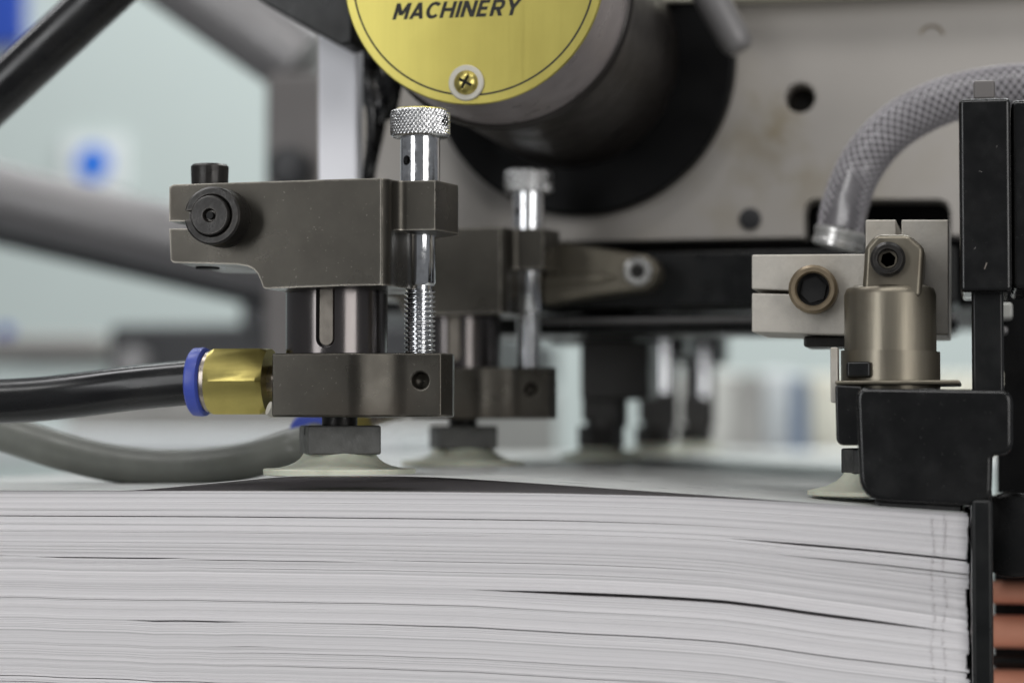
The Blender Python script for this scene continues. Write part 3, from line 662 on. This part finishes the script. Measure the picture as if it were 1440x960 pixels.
# link arm
YA = 128.0
la = thing('link_arm', 'short dark steel link arm with a bright bolt, before the black bar', 'arm', P3(840, 420, YA))
pts = [(760, 336), (830, 345), (893, 356), (908, 358), (920, 366), (926, 381), (922, 396), (910, 405), (896, 408), (840, 415), (760, 428)]
bm = new(); prism(bm, ppoly(pts, YA), YA, YA + 14); obj('arm', bm, 'olive_steel', la, 1, 3)
bm = new(); pts = [(762, 385), (840, 382), (872, 390), (840, 398), (762, 404)]; prism(bm, ppoly(pts, YA - 1), YA - 1.2, YA + 1); obj('rib', bm, 'olive_steel', la, .8, 3)
cx, cz = P(898, 382, YA); r_ = S(20, 898, YA)
bm = new(); lathe(bm, [(1.9, 1.6), (1.9, -2.2), (2.2, -2.6), (r_ - .6, -2.6), (r_, -2), (r_, 1.6)], (cx, YA, cz), (0, 1, 0), 36, closed=True); bo = obj('bolt', bm, 'bright_bolt', la)
bm = new(); lathe(bm, [(1.85, 0), (1.85, 1)], (cx, YA - 1.5, cz), (0, 1, 0), 6); obj('hex_socket', bm, 'black_oxide', la)
# ================================================================== right-hand suction unit
ru = thing('side_suction_unit', 'suction unit in a silver clamp block with olive steel body', 'suction unit', P3(1250, 700, 8))
YC = 18.0
pts = [(1057, 358), (1057, 406.5), (1120, 409), (1120, 413.5), (1057, 412), (1057, 467), (1195, 471), (1334, 471), (1334, 309), (1267.5, 309), (1267.5, 345), (1260.5, 345), (1260.5, 309), (1217, 309), (1217, 357)]
bm = new(); prism(bm, ppoly(pts, YC), YC, YC + 34); blk = obj('clamp_block', bm, 'cast_aluminium', ru, .35, 2)
def cap_screw(parent, px, py, Y, ro, ri, m_, mi, out=3.0, nm='socket_screw'):
    x, z = P(px, py, Y); R0 = S(ro, px, Y); R1 = S(ri, px, Y)
    bm = new(); lathe(bm, [(R1, out + 1), (R1, .4 - out), (R1 + .3, -out), (R0 - .6, -out), (R0, .6 - out), (R0, out + 1)], (x, Y, z), (0, 1, 0), 48, closed=True); o = obj(nm, bm, m_, parent, 0)
    bm = new(); prism(bm, hexpts(x, z, R1 * 1.45, .3), Y - out + 2.2, Y - out + 2.7); obj('hex_socket', bm, mi, o, smooth=False)
    bm = new(); lathe(bm, [(R1 + .1, 0), (R1 + .1, .4)], (x, Y - out + 2.75, z), (0, 1, 0), 24); obj('socket_floor', bm, 'hole_shade', o)
    return o
cap_screw(ru, 1145, 408, YC, 34, 23, 'tan_steel', 'hole_shade', 4.5)
YB = 2.0
pts = [(1212, 420), (1216, 347), (1232, 329), (1277, 329), (1300, 348), (1295, 420)]
bm = new(); prism(bm, ppoly(pts, YB), YB, YC + .5); br = obj('bracket', bm, 'olive_steel', ru, 1.2, 2)
cap_screw(ru, 1249, 365, YB, 24.5, 13, 'black_oxide', 'black_oxide', 2.2)
ax, _ = P(1252, 480, 10); za = P(1252, 548, 10)[1]; zb_ = P(1252, 402, 10)[1]; R = S(64, 1252, 10)
bm = new(); lathe(bm, [(R, za - 2), (R, zb_ - 2), (R - .5, zb_ - .6), (R - 2, zb_)], (ax, 10, 0), (0, 0, 1), 64); obj('body', bm, 'olive_steel', ru, 0, angle=50)
# thin sheet clip wrapped round the body
bm = new(); Rk = R + .35; n = 40; ring = []
for k in range(n + 1):
    a = math.radians(150 + 250 * k / n); 
    zt_ = P(1252, 494, 10)[1] - .6 * (k / n - .5)
    ring.append([bm.verts.new((ax + r0 * math.cos(a), 10 + r0 * math.sin(a), z_)) for r0, z_ in ((Rk, za), (Rk, zt_), (Rk + .4, zt_), (Rk + .4, za))])
for k in range(n):
    for q in range(4): bm.faces.new([ring[k][q], ring[k][(q + 1) % 4], ring[k + 1][(q + 1) % 4], ring[k + 1][q]])
bm.faces.new(ring[0]); bm.faces.new(ring[-1][::-1]); obj('sheet_clip', bm, 'olive_steel', ru, 0)
bm = new(); pbox(bm, 1190, 508, 1224, 531, -.9, 4); obj('clip_window', bm, 'black_paint', ru, .6)
bm = new(); pbox(bm, 1168, 488, 1178, 566, 0, 5); obj('clip_tab', bm, 'cast_aluminium', ru, .3)
bm = new(); pbox(bm, 1174, 534, 1350, 541, -6, 24); obj('flange_plate', bm, 'olive_steel', ru, .4)
bm = new(); x, z = P(1252, 600, 10); lathe(bm, [(4, P(1252, 545, 10)[1]), (4, P(1252, 632, 10)[1])], (ax, 10, 0), (0, 0, 1), 24); obj('neck', bm, 'black_oxide', ru)
bm = new(); lathe(bm, [(S(70, 1252, 10), P(1252, 666, 10)[1]), (S(70, 1252, 10), P(1252, 630, 10)[1])], (ax, 10, 0), (0, 0, 1), 8); obj('clamp_nut', bm, 'black_rubber', ru, .5)
s1 = lambda n: S(n, 1252, 10); zf = lambda py: P(1252, py, 10)[1]
bm = new(); lathe(bm, [(s1(66), zf(664)), (s1(68), zf(668)), (s1(76), zf(676)), (s1(92), zf(684)), (s1(110), zf(688)), (s1(117), zf(690)), (s1(117), zf(695)), (s1(110), zf(697)), (s1(30), zf(697))], (ax, 10, 0), (0, 0, 1), 64); obj('suction_cup', bm, 'cup_rubber', ru, 0, angle=40)
bm = new(); pbox(bm, 1130, 472, 1200, 488, YC + 6, YC + 22); obj('rear_stud', bm, 'black_oxide', ru, .6)
# black guard box pressing the pile corner
gb = thing('guard_box', 'rounded black plastic guard box resting on the right corner of the pile', 'guard', P3(1300, 716, -10))
def rounded(pts, rads, n=6):
    out = []
    for i, p in enumerate(pts):
        r_ = rads[i]; p = Vector((*p, 0)); a = Vector((*pts[i - 1], 0)); c = Vector((*pts[(i + 1) % len(pts)], 0))
        if r_ <= 0: out.append((p.x, p.y)); continue
        u = (a - p).normalized() * r_; v = (c - p).normalized() * r_
        for k in range(n + 1):
            t = k / n; q = p + u * (1 - t) ** 2 + v * t ** 2; out.append((q.x, q.y))
    return out
q = rounded([(1203, 545), (1424, 548), (1424, 639), (1396, 641), (1394, 709), (1360, 711), (1209, 703)], [18, 20, 18, 5, 22, 0, 36])
bm = new(); prism(bm, ppoly(q, YF - 1), YF - 1, 26); obj('shell', bm, 'black_plastic', gb, 1.1, 5, 40).modifiers['edge'].use_clamp_overlap = False
q = rounded([(1174, 541), (1212, 543), (1212, 626), (1176, 626)], [5, 0, 0, 12])
bm = new(); prism(bm, ppoly(q, YF + 7), YF + 7, 24); obj('side_flap', bm, 'black_plastic', gb, 1.0, 3)
q = ppoly([(1226, 704), (1352, 711), (1352, 721), (1240, 713)], YF + 1)
bm = new(); prism(bm, q, YF + 1.5, 20); obj('pressing_foot', bm, 'black_rubber', gb, .5)
# side guide
YS = YF - 2
sg = thing('side_guide', 'tall black side guide bar and housing at the end of the pile', 'guide', P3(1385, 960, YS))
xa = P(1366, 800, YS)[0]; xb = P(1396, 800, YS)[0]
bm = new(); box(bm, xa, xb, YS, 60, zlow, P(1380, 702, YS)[1]); obj('stop_plate', bm, 'black_paint', sg, .8)
bm = new(); pbox(bm, 1367, 400, 1411, 560, 4, 18); obj('post', bm, 'black_paint', sg, .8)
bm = new(); pbox(bm, 1350, 137, 1421, 411, -4, 30); obj('housing', bm, 'black_plastic', sg, 1.0, 3)
bm = new(); pbox(bm, 1424, 137, 1560, 406, -1, 40); obj('housing_cheek', bm, 'black_plastic', sg, 1.0, 3)
bm = new(); pbox(bm, 1369, 112, 1399, 140, 8, 18); obj('nub', bm, 'warm_grey', sg, .6)
bm = new(); x, z = P(1386, 374, -4); M_ = Matrix.Translation((x, -4.1, z)) @ Matrix.Rotation(.35, 4, 'Y'); box(bm, -.12, .12, -.05, .2, -.7, .7, M_); obj('scratch', bm, 'nickel', sg)
for k in range(3):
    x, z = P(random.uniform(1356, 1416), random.uniform(150, 400), -4); M_ = Matrix.Translation((x, -4.03, z)) @ Matrix.Rotation(random.uniform(0, 3), 4, 'Y'); e = random.uniform(.1, .5)
    bm = new(); box(bm, -.06, .06, -.03, .2, -e, e, M_); obj('scratch', bm, 'warm_grey', sg)
# dark machine side behind the guide
ms = thing('feeder_cabinet', 'black machine side behind the guide with a round black knob', 'machine', P3(1420, 810, 60))
bm = new(); x0, z0 = P(1404, 812, 70); x1, z1 = P(1600, 392, 70); box(bm, x0, x1, 70, 130, z0, z1); obj('side_plate', bm, 'gloss_black', ms, 1)
bm = new(); x0, z0 = P(1398, 1010, 135); x1, z1 = P(1620, 800, 135); box(bm, x0, x1, 135, 140, z0, z1); obj('dark_backing', bm, 'black_paint', ms, 1)  # black sheet added behind the rollers for the dark between them
bm = new(); x, z = P(1425, 752, 40); lathe(bm, [(8, 0), (9.5, 1), (9.5, 16), (6, 16.5), (6, 34)], (x, 40, z), (0, 1, 0), 40); obj('knob', bm, 'black_plastic', ms, .4)
for i, (a, b_, m_) in enumerate(((425, 448, 'pale_carton'), (458, 470, 'mid_grey'), (520, 545, 'cream_paint'))):
    bm = new(); pbox(bm, 1400, a, 1424 - 6 * i, b_, 58, 69.5); obj('stop_block', bm, m_, ms, .8)
for (a, b_, m_, lab) in ((816, 848, 'copper', 'upper copper coloured roller beside the black guide plate'), (864, 910, 'copper', 'thicker copper coloured roller beneath the upper one'),
                         (920, 936, 'black_paint', 'thin black rod between the copper rollers'), (940, 990, 'copper', 'lowest copper coloured roller beneath the thin black rod')):
    Yr = 105; p = P3(1396, (a + b_) / 2, Yr); r_ = S((b_ - a) / 2, 1400, Yr)
    bm = new(); lathe(bm, [(r_ - .5, -1), (r_, -.3), (r_, 70)], p, (1, 0, 0), 40); o = obj('roller', bm, m_, None, base=p); tag(o, lab, 'roller', 'rollers beside the guide')
# ================================================================== clear braided hose
YH = 92.0
hc = spline([P3(1181, 334, YH - 8), P3(1188, 290, YH - 4), P3(1210, 235, YH), P3(1250, 186, YH), P3(1310, 149, YH), P3(1380, 129, YH), P3(1460, 122, YH), P3(1560, 130, YH)], 14)
rad = S(35, 1250, YH)
bh = thing('braided_hose', 'clear braided hose curving from a metal ferrule across the grey panel', 'hose', P3(1181, 345, YH - 8))
bm = new(); tube(bm, hc, rad - .75, 28); obj('inner_tube', bm, 'braid_core', bh)
# arc-length frames for the strands
cum_ = [0]
for a, b_ in zip(hc, hc[1:]): cum_.append(cum_[-1] + (b_ - a).length)
def along(s):
    for i in range(len(cum_) - 1):
        if s <= cum_[i + 1]:
            t_ = (s - cum_[i]) / (cum_[i + 1] - cum_[i]); p = hc[i].lerp(hc[i + 1], t_); d = (hc[i + 1] - hc[i]).normalized(); return p, d
    return hc[-1], (hc[-1] - hc[-2]).normalized()
bm = new(); Ltot = cum_[-1]
for hand in (1, -1):
    for k in range(13):
        pts_ = []; n = int(Ltot / 1.0)
        for j in range(n + 1):
            s = Ltot * j / n; p, d = along(s); a = d.cross(Vector((0, 1, 0))).normalized(); c = Vector((0, 1, 0)); th = hand * s / 27.0 * 2 * PI + k * 2 * PI / 13
            rr = rad - .62 + (.06 if hand > 0 else 0); pts_.append(p + a * rr * math.cos(th) + c * rr * math.sin(th))
        tube(bm, pts_, .2, 5)
o = obj('braid', bm, 'braid_strand', bh); o['kind'] = 'stuff'
bm = new(); tube(bm, hc, rad, 32); obj('clear_sleeve', bm, 'clear_pvc', bh)
a = P3(1179, 350, YH - 9); d = (hc[3] - hc[0]).normalized()
bm = new(); lathe(bm, [(rad - .2, -2.6), (rad + .35, -2.3), (rad + .45, -1.2), (rad + .2, -.9), (rad + .2, .5), (rad + .5, .8), (rad + .5, 1.8), (rad - .2, 2.2)], a + d * 3.0, (.25, 0, 1), 48); obj('ferrule', bm, 'bright_bolt', bh)
# ================================================================== background on the left and beyond
def rodpx(name, p, q, Y0, Y1, wpx, m_, lab, cat, ext=0):
    a, b_ = P3(*p, Y0), P3(*q, Y1); r_ = S(wpx / 2, p[0], Y0)
    bm = new(); lathe(bm, [(r_ * .8, 0), (r_, r_ * .2), (r_, (b_ - a).length - r_ * .2), (r_ * .8, (b_ - a).length)], a, b_ - a, 36)
    o = obj(name, bm, m_, None, base=(a + b_) / 2); return tag(o, lab, cat)
rodpx('black_rod', (-90, 213), (260, -112), 55, 55, 71, 'black_hose', 'thick black rod slanting across the pale wall', 'rod')
gf = thing('tubular_stand', 'blurred grey bent frame behind the pale strip', 'frame', P3(410, 520, 530))
a, b_ = P3(170, -90, 520), P3(432, 92, 520); bm = new(); tube(bm, [a, b_], S(56, 350, 520), 28); obj('slanted_tube', bm, 'mid_grey', gf)
bm = new(); pbox(bm, 370, 100, 462, 520, 500, 560); obj('upright', bm, 'warm_grey', gf, 3)
x, z = P(403, 236, 490); bm = new(); lathe(bm, [(7, 0), (9.5, 1), (9.5, 9)], (x, 489, z), (0, 1, 0), 32); k_ = obj('hand_knob', bm, 'machine_dark', gf, .5)
rodpx('grey_pipe', (-160, 238), (520, 402), 560, 560, 92, 'mid_grey', 'thick grey pipe slanting down, blurred, below the blue dot sign', 'pipe')
rodpx('pipe_shade', (-160, 286), (520, 446), 640, 640, 44, 'machine_dark', 'darker rod standing in for the shaded underside of the thick grey pipe', 'pipe')  # shaded lower side of the grey pipe, made as a dark rod
# back wall
bm = new(); x0, z0 = P(-900, 900, 2600); x1, z1 = P(2400, -900, 2600); box(bm, x0, x1, 2600, 2700, -900, z1)
o = obj('wall', bm, 'wall_paint', None, base=(0, 2600, -900)); o['kind'] = 'structure'
sgn = thing('wall_sign', 'white square sign with a blue dot on the far wall', 'sign', P3(132, 272, 2598))
bm = new(); pbox(bm, 88, 192, 176, 270, 2592, 2599.5); obj('board', bm, 'white_enamel', sgn)
x, z = P(131, 230, 2592); bm = new(); lathe(bm, [(S(25, 131, 2592), -2), (S(25, 131, 2592), 1)], (x, 2592, z), (0, 1, 0), 48); obj('dot', bm, 'sign_blue', sgn)
bm = new(); pbox(bm, -90, -90, 32, 66, 2585, 2599); o = obj('wall_panel', bm, 'panel_blue', None, 2, base=P3(0, 66, 2592)); tag(o, 'deep blue panel high on the far wall', 'panel')
# far machines on the left
fm = thing('far_machine', 'dark blurred machine beyond the hoses', 'machine', P3(260, 620, 1100))
bm = new(); pbox(bm, 150, 452, 640, 534, 1100, 1500); obj('body', bm, 'machine_dark', fm, 6)
bm = new(); pbox(bm, 90, 534.5, 640, 660, 1100, 1500); obj('base', bm, 'dull_grey', fm, 6)
bm = new(); pbox(bm, 335, 350, 460, 470, 1080, 1400); obj('tower', bm, 'machine_dark', fm, 6)
bm = new(); x, z = P(180, 510, 1080); lathe(bm, [(9, 0), (11, 2), (11, 30)], (x, 1080, z), (0, 1, 0), 32); obj('hub', bm, 'mid_grey', fm)
bm = new(); pbox(bm, -160, 470, 138, 506, 1300, 1600); o = obj('grey_cabinet', bm, 'dull_grey', None, 6, base=P3(0, 506, 1400)); tag(o, 'light grey cabinet edge beyond the black hose', 'cabinet')
bm = new(); x, z = P(4, 466, 1250); lathe(bm, [(4, 0), (5.5, 1), (5.5, 10)], (x, 1250, z), (0, 1, 0), 24); o = obj('blue_button', bm, 'panel_blue', None, base=(x, 1250, z)); tag(o, 'small blue button beyond the hoses', 'button')
bm = new(); pbox(bm, -250, 606, 560, 645, 900, 1090); o = obj('white_pile', bm, 'white_enamel', None, 3, base=P3(200, 645, 1000)); tag(o, 'bright white paper pile beyond the grey hose', 'paper pile')
# far paper piles and shelves under the cross bar
for (x0, y0, x1, y1, Y, m_, nm, lab, cat) in [
        (930, 522, 1036, 640, 1500, 'pale_carton', 'carton_pile', 'pale carton pile beyond the last suction units', 'pile'),
        (1034, 526, 1072, 640, 1480, 'dull_grey', 'sheet_pile', 'narrow grey pile between two pale piles', 'pile'),
        (1070, 522, 1112, 640, 1500, 'white_enamel', 'white_pile', 'white pile beside the slate blue post', 'pile'),
        (1114, 530, 1132, 650, 1450, 'slate_blue', 'blue_post', 'slate blue post among the far piles', 'post'),
        (1134, 526, 1420, 640, 1500, 'cream_paint', 'cream_pile', 'cream pile behind the black guard box', 'pile'),
        (940, 641, 1500, 662, 1250, 'white_enamel', 'glare_band', 'low white band standing in for bright glare on the paper', 'glare band')]:  # last entry: white bar put in for bright glare on the paper top
    bm = new(); pbox(bm, x0, y0, x1, y1, Y, Y + 220); o = obj(nm, bm, m_, None, 3, base=P3((x0 + x1) / 2, y1, Y + 100)); tag(o, lab, cat)
